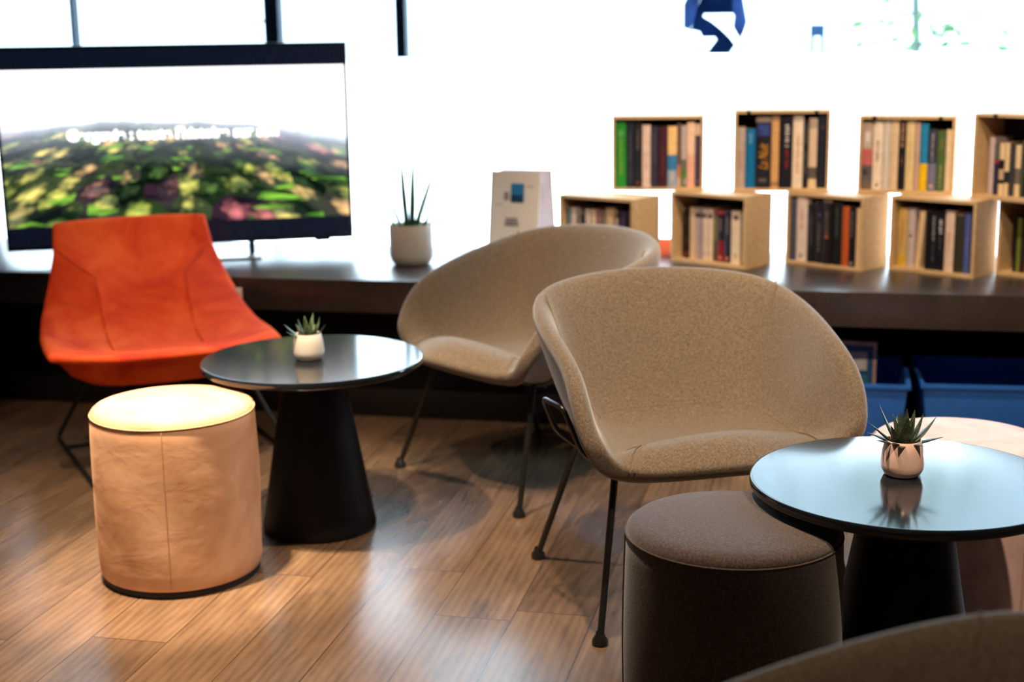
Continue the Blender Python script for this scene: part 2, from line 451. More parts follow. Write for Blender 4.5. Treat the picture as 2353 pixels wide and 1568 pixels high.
# white frosted film on the lower half of the panes
fl = MB(); fl.grid([[(XW, YW+.01, .46), (XW, YW+.01, 1.248)], [(X1, YW+.01, .46), (X1, YW+.01, 1.238)]])
fl.build('frosted_film', M['film'], win)

# outside
struct(MB().box(-14, 12, YW+.2, 26, -.2, -.05).build('ground_outside', M['ground']))

# ------------------------------------------------------------------ counter along the window
cnt = empty('window_counter', (0, 4.62, 0))
tag(cnt, 'long dark brown bench counter with thick top running under the window', 'counter')
def cbox(x0, x1, y0, y1, z0, z1): return MB().box(x0, x1, y0-4.62, y1-4.62, z0, z1)
cbox(X0+.01, X1-.01, 4.62, YW-.025, ZC-.115, ZC).build('worktop', M['slab'], cnt, bevel=.004)
cbox(X0+.01, -.42, 4.72, 4.76, .1, ZC-.115).build('front_panel', M['niche'], cnt)
cbox(X0+.01, -.42, 4.70, 4.76, 0, .1).build('plinth', M['plinth'], cnt, bevel=.003)
cbox(-.44, -.42, 4.76, YW-.03, 0, ZC-.115).build('partition', M['niche'], cnt)
cbox(-.42, X1-.01, YW-.06, YW-.03, 0, ZC-.115).build('back_panel', M['niche'], cnt)

# ------------------------------------------------------------------ tub armchairs
def closed_catmull(P, n=8):
    P = np.asarray(P, float); N = len(P); out = []
    for i in range(N):
        p0, p1, p2, p3 = P[i-1], P[i], P[(i+1) % N], P[(i+2) % N]
        for k in range(n):
            t = k/n
            out.append(.5*((2*p1)+(-p0+p2)*t+(2*p0-5*p1+4*p2-p3)*t*t+(-p0+3*p1-3*p2+p3)*t**3))
    return np.array(out)
def sym(h): return h + [(-a, b, c) for a, b, c in h[1:-1][::-1]]
RIM = closed_catmull(sym([(0, .361, .741), (.298, .241, .711), (.325, -.131, .607), (.316, -.258, .469), (.232, -.268, .378), (0, -.365, .402)]))
CRS = closed_catmull(sym([(0, .165, .355), (.2, .135, .358), (.25, -.05, .358), (.248, -.16, .372), (.2, -.212, .425), (0, -.285, .468)]))
CEN = np.array([0, -.06, .372])
def shell_pt(i, v):
    R0, C0 = RIM[i], CRS[i]
    Q = [CEN, CEN+(C0-CEN)*.62, C0, C0*.9+R0*.1, R0]
    b = [(1-v)**4, 4*(1-v)**3*v, 6*(1-v)**2*v*v, 4*(1-v)*v**3, v**4]
    return sum(w*q for w, q in zip(b, Q))
NS = len(RIM)                     # 80
def make_tub_chair():
    root = empty('tub_armchair')
    nv = 14
    m = MB()
    P = [[shell_pt(i, j/nv) for j in range(1, nv+1)] for i in range(NS)]
    V = m.grid(P, closed_u=True)
    c = m.bm.verts.new(CEN)
    for i in range(NS):
        f = m.bm.faces.new((c, V[i][0], V[(i+1) % NS][0])); f.smooth = True
    bmesh.ops.recalc_face_normals(m.bm, faces=m.bm.faces)
    # seat side up
    fz = max(m.bm.faces, key=lambda f: -abs(f.calc_center_median().x)-abs(f.calc_center_median().y+.06))
    if fz.normal.z < 0: bmesh.ops.reverse_faces(m.bm, faces=m.bm.faces)
    me = bpy.data.meshes.new('shell'); m.bm.to_mesh(me); m.bm.free()
    sh = link('shell', me, M['felt'], root, smooth=True)
    so = sh.modifiers.new('thick', 'SOLIDIFY'); so.thickness = .046; so.offset = -.35; so.use_even_offset = True
    ss = sh.modifiers.new('soft', 'SUBSURF'); ss.levels = 1; ss.render_levels = 2
    # seams of the upholstery panels
    def lift(p, i, v):
        a = shell_pt(i, min(v+.02, 1)) - shell_pt(i, max(v-.02, 0)); b = shell_pt((i+1) % NS, v)-shell_pt(i-1, v)
        n = np.cross(a, b); n /= np.linalg.norm(n)+1e-9
        if n @ (np.array([0, -.1, .9])-p) < 0: n = -n
        return p + n*.0155
    ia, ib, ic = 8+1, 16+9, 32
    for s in (1, -1):
        idx = lambda i: i if s > 0 else (NS-i) % NS
        a = [lift(shell_pt(idx(ia), v), idx(ia), v) for v in np.linspace(.54, 1, 16)]
        MB().tube(a, .0022, 6).build('side_seam', M['felt_seam'], sh, smooth=True)
        fr = [lift(shell_pt(idx(ic), v), idx(ic), v) for v in np.linspace(.55, 1, 12)]
        for off in (-.006, .006):
            MB().tube([p+np.array([off, 0, 0]) for p in fr], .0016, 6).build('front_seam', M['felt_seam'], sh, smooth=True)
    k0, k1 = ic, NS-ic
    loop = [i % NS for i in range(k1-NS, k0+1)]
    MB().tube([lift(shell_pt(i, .56), i, .56) for i in loop], .0014, 6).build('seat_seam', M['felt_seam'], sh, smooth=True)
    # black steel frame
    tops = {}
    for sx in (-1, 1):
        for sy in (-1, 1):
            foot = Vector((sx*.307, sy*.2775, 0)); top = Vector((sx*.238, -.165 if sy < 0 else .13, .352))
            tops[(sx, sy)] = top
            lg = MB().tube([foot+Vector((0, 0, .012)), top], .0085, 12).build('leg', M['black_metal'], root)
            MB().lathe([(0, 0), (.016, 0), (.019, .004), (.018, .013), (.012, .022), (.0095, .03)], 16, foot).build('foot_cap', M['black_metal'], lg)
        lp = round_path([(sx*.225, -.12, .338), (sx*.300, -.112, .395), (sx*.342, -.105, .502), (sx*.363, -.002, .502), (sx*.326, .015, .415), (sx*.225, .04, .33)], .022)
        MB().tube(lp, .0062, 10).build('side_bracket', M['black_metal'], root)
    fr = MB()
    fr.tube([tops[(-1, -1)], tops[(1, -1)]], .0085, 10); fr.tube([tops[(-1, 1)], tops[(1, 1)]], .0085, 10)
    for sx in (-1, 1): fr.tube([tops[(sx, -1)], tops[(sx, 1)]], .0085, 10)
    fr.build('under_frame', M['black_metal'], root)
    return root
ch = make_tub_chair()
ch.location = (-.324, 3.311, 0); ch.rotation_euler = (0, 0, R(26.0))
tag(ch, 'grey beige felt tub armchair in the middle behind the dark taupe pouf', 'armchair', 'grey felt tub armchairs')
dup(ch, (-.897, 4.143, 0), R(-40), 'grey felt tub armchair against the window counter, in front of the leaflet holder')
dup(ch, (.074, 1.188, 0), R(288.3), 'felt tub armchair nearest the viewer, only its rim and inside showing beyond the taupe pouf')

# ------------------------------------------------------------------ orange lounge chair
def make_orange():
    root = empty('lounge_chair', (-2.177, 4.218, 0), R(35.9))
    tag(root, 'orange velvet lounge chair with black sled base in front of the television', 'chair')
    ST = [((0, .318, .742), (.16, .308, .740), (.254, .292, .735)),
          ((0, .258, .640), (.2, .262, .640), (.266, .252, .639)),
          ((0, .165, .550), (.146, .150, .552), (.296, .188, .548)),
          ((0, .085, .455), (.144, .075, .455), (.337, .098, .444)),
          ((0, .02, .385), (.143, .005, .383), (.352, -.02, .412)),
          ((0, -.12, .352), (.142, -.125, .354), (.357, -.17, .412)),
          ((0, -.345, .388), (.15, -.35, .39), (.355, -.33, .408))]
    m = MB(); rows = []
    for c, s, e in ST:
        L = [e, tuple((np.array(e)+np.array(s))/2), s, tuple((np.array(s)*.5+np.array(c)*.5)), c]
        rows.append([m.bm.verts.new((-a, b, d)) for a, b, d in L[:-1]] + [m.bm.verts.new(c)] + [m.bm.verts.new(p) for p in L[:-1][::-1]])
    cl = m.bm.edges.layers.float.new('crease_edge')
    for A, B in zip(rows[:-1], rows[1:]):
        for k in range(8):
            f = m.bm.faces.new((A[k], B[k], B[k+1], A[k+1])); f.smooth = True
    for i, (A, B) in enumerate(zip(rows[:-1], rows[1:])):
        for k in (2, 6):
            e = m.bm.edges.get((A[k], B[k])); e[cl] = .55 if i >= 1 else 0
    bmesh.ops.recalc_face_normals(m.bm, faces=m.bm.faces)
    f0 = m.bm.faces[:][len(m.bm.faces)-4]
    if f0.normal.z < 0: bmesh.ops.reverse_faces(m.bm, faces=m.bm.faces)
    me = bpy.data.meshes.new('shell'); m.bm.to_mesh(me); m.bm.free()
    sh = link('shell', me, M['orange'], root, smooth=True)
    so = sh.modifiers.new('thick', 'SOLIDIFY'); so.thickness = .034; so.offset = -.7; so.use_even_offset = True
    so.edge_crease_rim = .55; so.edge_crease_outer = .25; so.edge_crease_inner = .25
    ss = sh.modifiers.new('soft', 'SUBSURF'); ss.levels = 1; ss.render_levels = 3
    for s in (-1, 1):
        pts = [(s*.262, .262, .648), (s*.21, .212, .60), (s*.15, .159, .556), (s*.145, .114, .503), (s*.144, .07, .448), (s*.143, .012, .394), (s*.143, -.06, .372), (s*.142, -.13, .366)]
        pts = [(a, b-.0065, c+.0055) for a, b, c in pts]
        MB().tube(pts, .0022, 6).build('panel_seam', M['orange_seam'], sh, smooth=True)
    MB().box(.308, .331, .118, .124, .452, .490).build('care_tag', M['paper'], sh)
    n = 40; rings = []
    for (hx, yf, yb, zs, zf) in ((.325, -.325, .10, .392, .372), (.318, -.322, .09, .355, .345), (.285, -.305, .07, .312, .305), (.235, -.275, .05, .284, .280), (.14, -.2, .0, .274, .272)):
        rg = []
        for k in range(n):
            a = 2*PI*k/n; cx = math.copysign(abs(math.cos(a))**.6, math.cos(a)); sy = math.copysign(abs(math.sin(a))**.6, math.sin(a))
            y = (yf+yb)/2 + sy*(yb-yf)/2
            rg.append((cx*hx, y, zf + (zs-zf)*abs(cx)))
        rings.append(rg)
    m = MB(); m.grid([[rings[j][k] for j in range(len(rings))] for k in range(n)], closed_u=True)
    m.bm.verts.ensure_lookup_table()
    m.bm.faces.new([m.bm.verts[k*len(rings)+len(rings)-1] for k in range(n)])
    m.build('seat_base', M['orange'], root, smooth=True)
    def sk(p):
        a = R(4.0); return (p[0]*math.cos(a)-p[1]*math.sin(a)+.03, p[0]*math.sin(a)+p[1]*math.cos(a), p[2])
    for s in (-1, 1):
        pth = round_path([sk(q) for q in ((s*.2, .06, .30), (s*.315, .25, .009), (s*.315, -.37, .009), (s*.2, -.24, .285), (s*.06, -.15, .268))], .035)
        MB().tube(pth, .0075, 10).build('runner', M['black_metal'], root)
    MB().tube([sk((-.06, -.15, .268)), sk((.06, -.15, .268))], .0075, 10).build('crossbar', M['black_metal'], root)
    MB().tube([sk((-.306, .12, .009)), sk((.306, .12, .009))], .0065, 10).build('floor_stretcher', M['black_metal'], root)
make_orange()

# ------------------------------------------------------------------ round pedestal tables
def make_table():
    root = empty('side_table')
    h = .479; t = .02; r = .30
    MB().lathe([(0, h-t), (r-.006, h-t), (r-.004, h-t), (r-.001, h-t+.003), (r, h-t+.006), (r, h-.004), (r-.0015, h-.001), (r-.004, h), (r-.0055, h), (r*.5, h), (0, h)], 128).build('tabletop', M['tabletop'], root)
    MB().lathe([(0, 0), (.150, 0), (.155, .004), (.156, .012), (.153, .026), (.082, .44), (.078, h-t), (0, h-t)], 96).build('pedestal', M['pedestal'], root)
    return root
tb = make_table(); tb.location = (-1.3701, 3.5655, 0)
tag(tb, 'round black cone pedestal table beside the blush pouf, white potted succulent on top', 'table', 'round black pedestal tables')
dup(tb, (.1514, 2.7399, 0), 0, 'round black cone pedestal table holding the pink potted succulent, between taupe and pink poufs')

# ------------------------------------------------------------------ poufs
def pouf(name, label, loc, rz, mat, seam, r=.2, h=.425, rb=None, wob=.0, vseams=(0,), double=False, base=.012):
    rb = rb or r
    root = empty(name, loc, rz); tag(root, label, 'pouf', 'round upholstered poufs')
    rr = random.Random(len(label))
    ph = [rr.uniform(0, 6.28) for _ in range(4)]
    n = 96; m = MB()
    prof = [(rb*.93, base), (rb-.004, base+.003), (rb, base+.012)]
    for k in range(1, 13):
        q = k/13; prof.append((rb+(r-rb)*q + .004*math.sin(PI*q), base+.012+(h-.03-base-.012)*q))
    prof += [(r, h-.026), (r-.002, h-.02)]
    def P(rad, z, a):
        k = 1 + wob*(math.sin(2*a+ph[0]+z*5)*.6 + math.sin(3*a+ph[1]-z*9)*.4 + .35*math.sin(5*a+ph[2]+z*22))*min(1, z/.08)
        return (rad*k*math.cos(a), rad*k*math.sin(a), z)
    V = m.grid([[P(rad, z, 2*PI*i/n) for rad, z in prof] for i in range(n)], closed_u=True)
    m.build('side_cover', mat, root, smooth=True)
    m = MB(); top = [(r-.002, h-.02), (r-.004, h-.011), (r-.014, h-.003), (r-.035, h+.002), (r*.6, h+.006), (r*.3, h+.007)]
    V = m.grid([[P(rad, z, 2*PI*i/n) for rad, z in top] for i in range(n)], closed_u=True)
    c = m.bm.verts.new((0, 0, h+.007))
    for i in range(n):
        f = m.bm.faces.new((c, V[i][-1], V[(i+1) % n][-1])); f.smooth = True
    m.build('top_cushion', mat, root, smooth=True)
    ring = [P(r-.0005, h-.0205, 2*PI*i/n) for i in range(n+1)]
    MB().tube(ring, .0018, 6, caps=False).build('piping', seam, root, smooth=True)
    for a in vseams:
        for off in ((-.012, .012) if double else (0,)):
            MB().tube([P(rad+.0003, z, a+off) for rad, z in prof[2:]], .0011, 5).build('side_seam', seam, root, smooth=True)
    MB().lathe([(0, 0), (rb*.96, 0), (rb*.97, base*.5), (rb*.95, base+.004), (0, base+.004)], 64).build('base', M['black_base'], root)
    return root
pouf('blush_pouf', 'blush beige velvet pouf under bright lamplight beside the table with the white potted succulent', (-1.597, 3.176, 0), 0, M['blush'], M['blush_seam'], r=.2, h=.446, rb=.201, wob=.010, vseams=(R(-72),), base=.016)
pouf('taupe_pouf', 'dark taupe woven pouf in front, tucked under the nearer table', (-.167, 2.563, 0), 0, M['taupe'], M['taupe_seam'], r=.202, h=.435, rb=.203, wob=.001, vseams=(R(-170), R(195)))
pouf('pink_pouf', 'pale pink velvet pouf behind the nearer table, beside the blue bins', (.292, 3.245, 0), 0, M['pink'], M['blush_seam'], r=.2, h=.425, wob=.003, vseams=(R(-50),), double=True)

# ------------------------------------------------------------------ pots and plants
def blade(m, base, yaw, lean, length, width, curve=.3, thick=.25, n=10, keel=True):
    """a pointed succulent leaf growing from base"""
    P = []; d = Vector((math.cos(yaw), math.sin(yaw), 0)); side = Vector((-math.sin(yaw), math.cos(yaw), 0))
    p = Vector(base); ang = lean
    rows = []
    for i in range(n+1):
        t = i/n
        w = width*(1-t**1.6)*(.75+.45*math.sin(min(1, t*2.2)*PI/2)) * .5 + .0004
        tdir = d*math.sin(ang) + Vector((0, 0, 1))*math.cos(ang)
        nrm = d*math.cos(ang) - Vector((0, 0, 1))*math.sin(ang)   # outer (lower) side
        ring = []
        for k in range(8):
            a = 2*PI*k/8
            off = side*(w*math.cos(a)) + nrm*(w*thick*2*(math.sin(a) if math.sin(a) > 0 else .45*math.sin(a)))
            ring.append(p+off)
        rows.append(ring)
        p = p + tdir*(length/n); ang += curve/n
    V = [[m.bm.verts.new(q) for q in r] for r in rows]
    for A, B in zip(V[:-1], V[1:]):
        for k in range(8):
            f = m.bm.faces.new((A[k], A[(k+1) % 8], B[(k+1) % 8], B[k])); f.smooth = True
    m.bm.faces.new(V[0][::-1]); m.bm.faces.new(V[-1])
def pot(root, mat, prof, soil_r, soil_z):
    p = MB().lathe(prof, 64).build('pot', mat, root)
    MB().lathe([(0, soil_z+.002), (soil_r*.6, soil_z+.004), (soil_r, soil_z)], 32).build('soil', M['soil'], root)
    return p
# big aloe on the counter
al = empty('potted_aloe', (-1.512, 4.985, ZC)); tag(al, 'potted aloe with tall pointed leaves in white pot on the counter beside the television', 'plant')
pot(al, M['white_pot'], [(0, 0), (.058, 0), (.066, .004), (.076, .018), (.0805, .04), (.081, .145), (.079, .149), (.076, .147), (.075, .125), (0, .125)], .0755, .128)
for (dx, dy, yw, ln, L, w, cv) in ((-.010, 0, 182, 4, .35, .056, -.02), (.0, .004, 20, 2, .33, .054, .05), (.012, -.004, -4, 18, .31, .056, .08), (-.03, .0, 182, 18, .20, .038, .2), (-.042, -.01, 190, 26, .11, .03, .6),
                                   (.035, .0, -5, 27, .17, .036, .3), (.045, .02, 15, 34, .10, .026, .4), (-.012, -.012, 250, 10, .10, .02, .1), (.0, .02, 90, 8, .16, .018, .1)):
    m = MB(); blade(m, (dx, dy, .122), R(yw+12), R(ln), L, w, cv, .28, 12); m.build('leaf', M['aloe'], al)
# small succulents on the tables
def small_plant(label, loc, potmat, leafmats, rz, sc=1.0, leaves=None):
    root = empty('potted_succulent', loc, rz); tag(root, label, 'plant', 'small potted succulents')
    pot(root, potmat, [(0, 0), (.029, 0), (.035, .003), (.0405, .014), (.0415, .024), (.039, .05), (.0345, .070), (.0335, .0715), (.032, .070), (.031, .060), (0, .060)], .0315, .064)
    for k, (yw, ln, L, w, cv) in enumerate(leaves):
        m = MB(); a = R(yw); rad = .004+.016*min(1, ln/60)
        blade(m, (rad*math.cos(a), rad*math.sin(a), .063), a, R(ln), L*sc, w*sc, cv, .22, 9)
        m.build('leaf', leafmats[k % len(leafmats)], root)
    return root
L1 = [(195, 58, .058, .013, -.35), (215, 72, .05, .012, -.3), (160, 28, .05, .014, -.3), (270, 30, .045, .016, -.2), (60, 15, .062, .017, .05), (250, 10, .055, .017, 0), (110, 30, .055, .014, -.1),
      (20, 34, .055, .014, -.5), (355, 52, .048, .012, -.4), (320, 38, .045, .014, -.3), (300, 20, .05, .015, -.2), (135, 50, .045, .012, .2), (75, 50, .04, .012, .2), (235, 42, .04, .013, .1)]
small_plant('small spiky succulent in a white pot on the table beside the blush pouf', (-1.372, 3.545, .479), M['white_pot'], [M['haw_light'], M['haw_light'], M['haw_dark']], R(13), 1.0, L1)
L2 = [(182, 50, .068, .017, .0), (168, 64, .052, .016, .2), (200, 66, .046, .016, .3), (120, 18, .056, .018, .2), (158, 30, .082, .018, -.15), (270, 12, .058, .024, .1), (320, 10, .052, .023, .2), (60, 14, .066, .020, -.2),
      (40, 26, .066, .018, -.2), (10, 52, .070, .017, -.3), (350, 72, .058, .016, .1), (20, 38, .062, .017, -.4), (230, 60, .036, .018, .5), (300, 65, .034, .017, .5), (90, 40, .054, .016, .1), (250, 75, .030, .017, .3), (100, 8, .060, .02, .1), (215, 30, .05, .02, .1)]
small_plant('small dark spiky succulent in a glossy pink pot on the nearer table', (.143, 2.765, .479), M['pink_pot'], [M['haw_dark']], R(13), 1.0, L2)

# ------------------------------------------------------------------ television
TVL, TVR = Vector((-3.007, 4.734)), Vector((-1.842, 5.262))
TW = (TVR-TVL).length+.012; TA = math.atan2(TVR.y-TVL.y, TVR.x-TVL.x); TH = .75; TZ = .560
tv = empty('television', (TVL.x, TVL.y, ZC), TA); tag(tv, 'large flat black television showing a hillside landscape, standing on the counter', 'television')
z0 = TZ-ZC; z1 = z0+TH
MB().box(0, TW, .0, .045, z0, z1).build('housing', M['tv_black'], tv, bevel=.004)
b = .013
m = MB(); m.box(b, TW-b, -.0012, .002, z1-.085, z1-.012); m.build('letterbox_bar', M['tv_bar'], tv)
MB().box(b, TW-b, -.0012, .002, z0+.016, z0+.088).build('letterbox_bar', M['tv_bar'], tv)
SW, SH = TW-2*b-.002, TH-.085-.088-.001
scn = MB().box(0, SW, -.0014, .0, 0, SH).build('screen', screen_mat(SW, SH), tv, loc=(b+.001, 0, z0+.0885))
def text_mesh(s, size, ext=.0006, shear=0, bold=0):
    cu = bpy.data.curves.new('txt', 'FONT'); cu.body = s; cu.size = size; cu.extrude = ext; cu.shear = shear; cu.offset = bold
    cu.resolution_u = 3
    o = bpy.data.objects.new('txt_tmp', cu); COL.objects.link(o)
    me = bpy.data.meshes.new_from_object(o.evaluated_get(bpy.context.evaluated_depsgraph_get()))
    bpy.data.objects.remove(o); bpy.data.curves.remove(cu)
    return me
def fit_text(me, width):
    xs = [v.co.x for v in me.vertices]; k = width/(max(xs)-min(xs)); x0 = min(xs)
    for v in me.vertices: v.co.x = (v.co.x-x0)*k; 
    return me
tm = fit_text(text_mesh("Gergovie : toute l'histoire sur son", .056, .0003, 0, .003), TW*.6)
tx = link('caption', tm, M['white_text'], tv, loc=(TW*.19, -.0022, z0+.405)); tx.rotation_euler = (R(90), 0, 0)
# stand: silver plate and neck
m = MB(); m.box(TW-.72, TW-.36, -.10, .16, 0, .008); m.build('stand_plate', M['tv_silver'], tv, bevel=.002)
MB().box(TW-.405, TW-.38, .012, .04, .006, z0+.03).build('neck', M['tv_black'], tv, bevel=.002)
MB().box(TW-.70, TW-.675, .012, .04, .006, z0+.03).build('neck', M['tv_black'], tv, bevel=.002)
MB().box(TW-.15, TW-.09, .005, .03, z0-.008, z0+.002).build('remote_sensor', M['tv_black'], tv, bevel=.002)

# ------------------------------------------------------------------ leaflet holder
lh = empty('leaflet_holder', (-1.258, 5.13, ZC), R(-14)); tag(lh, 'white leaflet holder with small blue pictures, standing on the counter behind the far armchair', 'leaflet holder')
tilt = Matrix.Rotation(R(-7), 4, 'X')
MB().box(0, .2, 0, .004, 0, .33, mat=tilt).build('front_sheet', M['paper'], lh)
MB().box(-.003, .0, -.001, .006, 0, .333, mat=tilt).build('edge_strip', M['acrylic_edge'], lh)
t2 = Matrix.Translation((0, .11, 0)) @ Matrix.Rotation(R(7), 4, 'X')
MB().box(.02, .232, 0, .004, 0, .335, mat=t2).build('rear_sheet', M['acrylic'], lh)
MB().box(0, .2, .0, .11, 0, .004).build('foot', M['acrylic'], lh)
def pic(x0, x1, za, zb, c, nm='picture'):
    MB().box(x0, x1, -.0012, 0, za, zb, mat=tilt).build(nm, cmat(c, .6), lh)
pic(.083, .137, .215, .285, (40, 120, 180)); pic(.083, .137, .215, .243, (24, 70, 110)); pic(.055, .076, .222, .252, (150, 130, 136))
pic(.062, .118, .128, .136, (120, 116, 130), 'caption'); pic(.062, .118, .139, .147, (120, 116, 130), 'caption'); pic(.066, .114, .150, .158, (140, 136, 146), 'caption')
pic(.05, .13, .03, .085, (40, 92, 130))
pic(.145, .175, .272, .278, (190, 180, 178), 'caption'); pic(.02, .05, .205, .21, (190, 186, 190), 'caption')

# small coral card between holder and crates
m = MB().box(-.035, .035, -.008, .008, 0, .065).build('coral_box', M['coral'], bevel=.002); m.location = (-.604, 5.30, ZC)
tag(m, 'small coral orange box on the counter behind the far armchair', 'box')

# ------------------------------------------------------------------ wine crates and books
T = .011
def crate(label, x, y, z, deg, h, w, d=.165, latches=()):
    root = empty('wooden_crate', (x, y, z), R(deg)); tag(root, label, 'crate', 'wooden crates used as bookshelves')
    m = MB(); m.box(0, w, 0, d, 0, T); m.box(0, w, 0, d, h-T, h); m.box(0, T, 0, d, T, h-T); m.box(w-T, w, 0, d, T, h-T)
    m.build('case', M['pine'], root)
    MB().box(T*.5, w-T*.5, d-.006, d, T*.5, h-T*.5).build('back_panel', M['crate_back'], root)
    for fx in latches:
        MB().box(w*fx-.007, w*fx+.007, -.002, .012, h-T-.002, h-.001).build('latch', M['black_metal'], root)
    return root

def book(root, x0, x1, hh, bands, label, marks=(), recess=.012, lean=0, depth=.118, zoff=0, name='book'):
    """root: crate; x0..x1 in metres inside; bands [(fraction from the bottom, colour)...] bottom to top"""
    base = Matrix.Translation(root.location) @ Matrix.Rotation(root.rotation_euler.z, 4, 'Z')
    t = x1-x0; t = max(t, .004)
    bk = bpy.data.objects.new(name, None); bk.empty_display_size = .03; COL.objects.link(bk)
    zoff += max(0, math.sin(lean))*t
    mw = base @ Matrix.Translation((x0, recess, T+.0004+zoff)) @ Matrix.Rotation(lean, 4, 'Y')
    bk.matrix_world = mw; tag(bk, label, 'book', 'books in the wooden crates')
    cov = min(.0016, t*.18); bow = min(.003, t*.15)
    sec = [(0, depth), (0, bow)] + [(t*k/6, bow*(1-math.sin(PI*k/6))) for k in range(1, 6)] + [(t, bow), (t, depth), (t-cov, depth), (t-cov, bow+.003), (cov, bow+.003), (cov, depth)]
    m = MB(); z = 0; mats = []
    for k, (fr, c) in enumerate(bands):
        zz = fr*hh
        lo = [m.bm.verts.new((a, b_, z)) for a, b_ in sec]; hi = [m.bm.verts.new((a, b_, zz)) for a, b_ in sec]
        n = len(sec)
        for i in range(n):
            f = m.bm.faces.new((lo[i], lo[(i+1) % n], hi[(i+1) % n], hi[i])); f.material_index = k
        if k == 0: f = m.bm.faces.new(lo[::-1]); f.material_index = k
        if k == len(bands)-1: f = m.bm.faces.new(hi); f.material_index = k
        mats.append(cmat(c)); z = zz
    m.build('cover', mats, bk)
    MB().box(cov, t-cov, bow+.004, depth-.003, .003, hh-.003).build('pages', M['pages'], bk)
    for mk in marks:
        kind, a, b_, wfrac, c = mk[:5]       # from a to b (fractions of height, bottom up)
        xc = t*(mk[5] if len(mk) > 5 else .5); ww = t*wfrac
        if kind == 'bar':
            MB().box(xc-ww/2, xc+ww/2, -.0006, bow*.6+.001, a*hh, b_*hh).build('label', cmat(c), bk)
        elif kind == 'dot':
            r = ww/2; mm = MB()
            vs = [mm.bm.verts.new((xc+r*math.cos(2*PI*i/16), -.0006, (a+b_)/2*hh + r*math.sin(2*PI*i/16))) for i in range(16)]
            mm.bm.faces.new(vs)
            r2 = bmesh.ops.extrude_face_region(mm.bm, geom=mm.bm.faces[:]); bmesh.ops.translate(mm.bm, vec=(0, bow*.6+.0016, 0), verts=[v for v in r2['geom'] if isinstance(v, bmesh.types.BMVert)])
            mm.build('emblem', cmat(c), bk)
        elif kind == 'text':
            me = text_mesh(mk[6], 1, .02, .35)
            xs = [v.co.x for v in me.vertices]; ys = [v.co.y for v in me.vertices]
            Lh = (b_-a)*hh; kx = Lh/(max(xs)-min(xs)); ky = ww/(max(ys)-min(ys))
            for v in me.vertices: v.co.x = (v.co.x-min(xs))*kx; v.co.y = (v.co.y-min(ys))*ky; v.co.z *= .02
            o = link('title', me, cmat(c), bk, loc=(xc+ww/2, -.0009, a*hh)); o.rotation_euler = (R(90), R(-90), 0)
        else:                                   # illegible title: a row of letter sized strokes
            mm = MB(); rr = random.Random(int(a*1000)+int(ww*1e5)); zz = a*hh
            while zz < b_*hh:
                st = ww*rr.uniform(.25, .5)
                mm.box(xc-ww/2*rr.uniform(.6, 1), xc+ww/2*rr.uniform(.6, 1), -.0006, bow*.6+.001, zz, min(zz+st, b_*hh))
                zz += st+ww*rr.uniform(.18, .4 if rr.random() < .8 else .9)
            mm.build('title', cmat(c), bk)
    return bk

ORD = ['first', 'second', 'third', 'fourth', 'fifth', 'sixth', 'seventh', 'eighth', 'ninth', 'tenth', 'eleventh', 'twelfth', 'thirteenth', 'fourteenth', 'fifteenth']
def fill(cr, w, h, where, xa, xb, H, rows, recess=.012):
    """rows: (x from, x to, height fraction, bands, words, marks[, lean, recess, depth]) in source units mapped xa..xb onto the inner width"""
    iw = w-2*T; ih = h-2*T
    for i, r in enumerate(rows):
        a = T+(r[0]-xa)/(xb-xa)*iw; b = T+(r[1]-xa)/(xb-xa)*iw
        lean = r[6] if len(r) > 6 else 0; rec = r[7] if len(r) > 7 and r[7] is not None else recess
        lab = '%s, %s from left in the %s' % (r[4], ORD[i], where)
        book(cr, a+.0004, b-.0004, min(r[2], .985)*ih, r[3], lab, r[5], rec, lean, depth=min(.118, .165-.008-rec))

# --- lower row
ZL = ZC
hL = .256
lows = {}
lows[1] = crate('wooden crate nearest the leaflet holder, lower half hidden by the grey armchair', -.966, 5.019+.0, ZL, -26.4, .2575, .321)
lows[2] = crate('wooden crate in the lower row beside the coral box, black emblem on one white book', -.584, 5.172, ZL, -29.8, .2555, .325)
lows[3] = crate('wooden crate in the lower row holding mostly black books and one orange book', -.172, 5.189, ZL, -32.4, .2555, .316)
lows[4] = crate('wooden crate in the lower row with leaning cream book and one blue book', .186, 5.078, ZL, -30.5, .2575, .312)
lows[5] = crate('wooden crate cut by the right edge of the picture, lower row', .535, 5.02, ZL, -36, .2575, .318)
# --- upper row
ZU = ZC+.2576
ups = {}
ups[1] = crate('wooden crate at the left end of the upper row, green book at its left', -.795, 5.150, ZU, 7.2, .268, .330, latches=())
ups[2] = crate('tallest wooden crate of the upper row, holding a bright blue book', -.360, 5.167, ZU, 4.2, .287, .336, latches=(.15, .85))
ups[3] = crate('wooden crate in the upper row holding the blue and yellow book', .071, 5.164, ZU, -8.9, .268, .325, latches=(.16, .84))
ups[4] = crate('wooden crate cut by the right edge of the picture, upper row', .442, 5.035, ZU, -40, .284, .325, latches=(.25, .8))

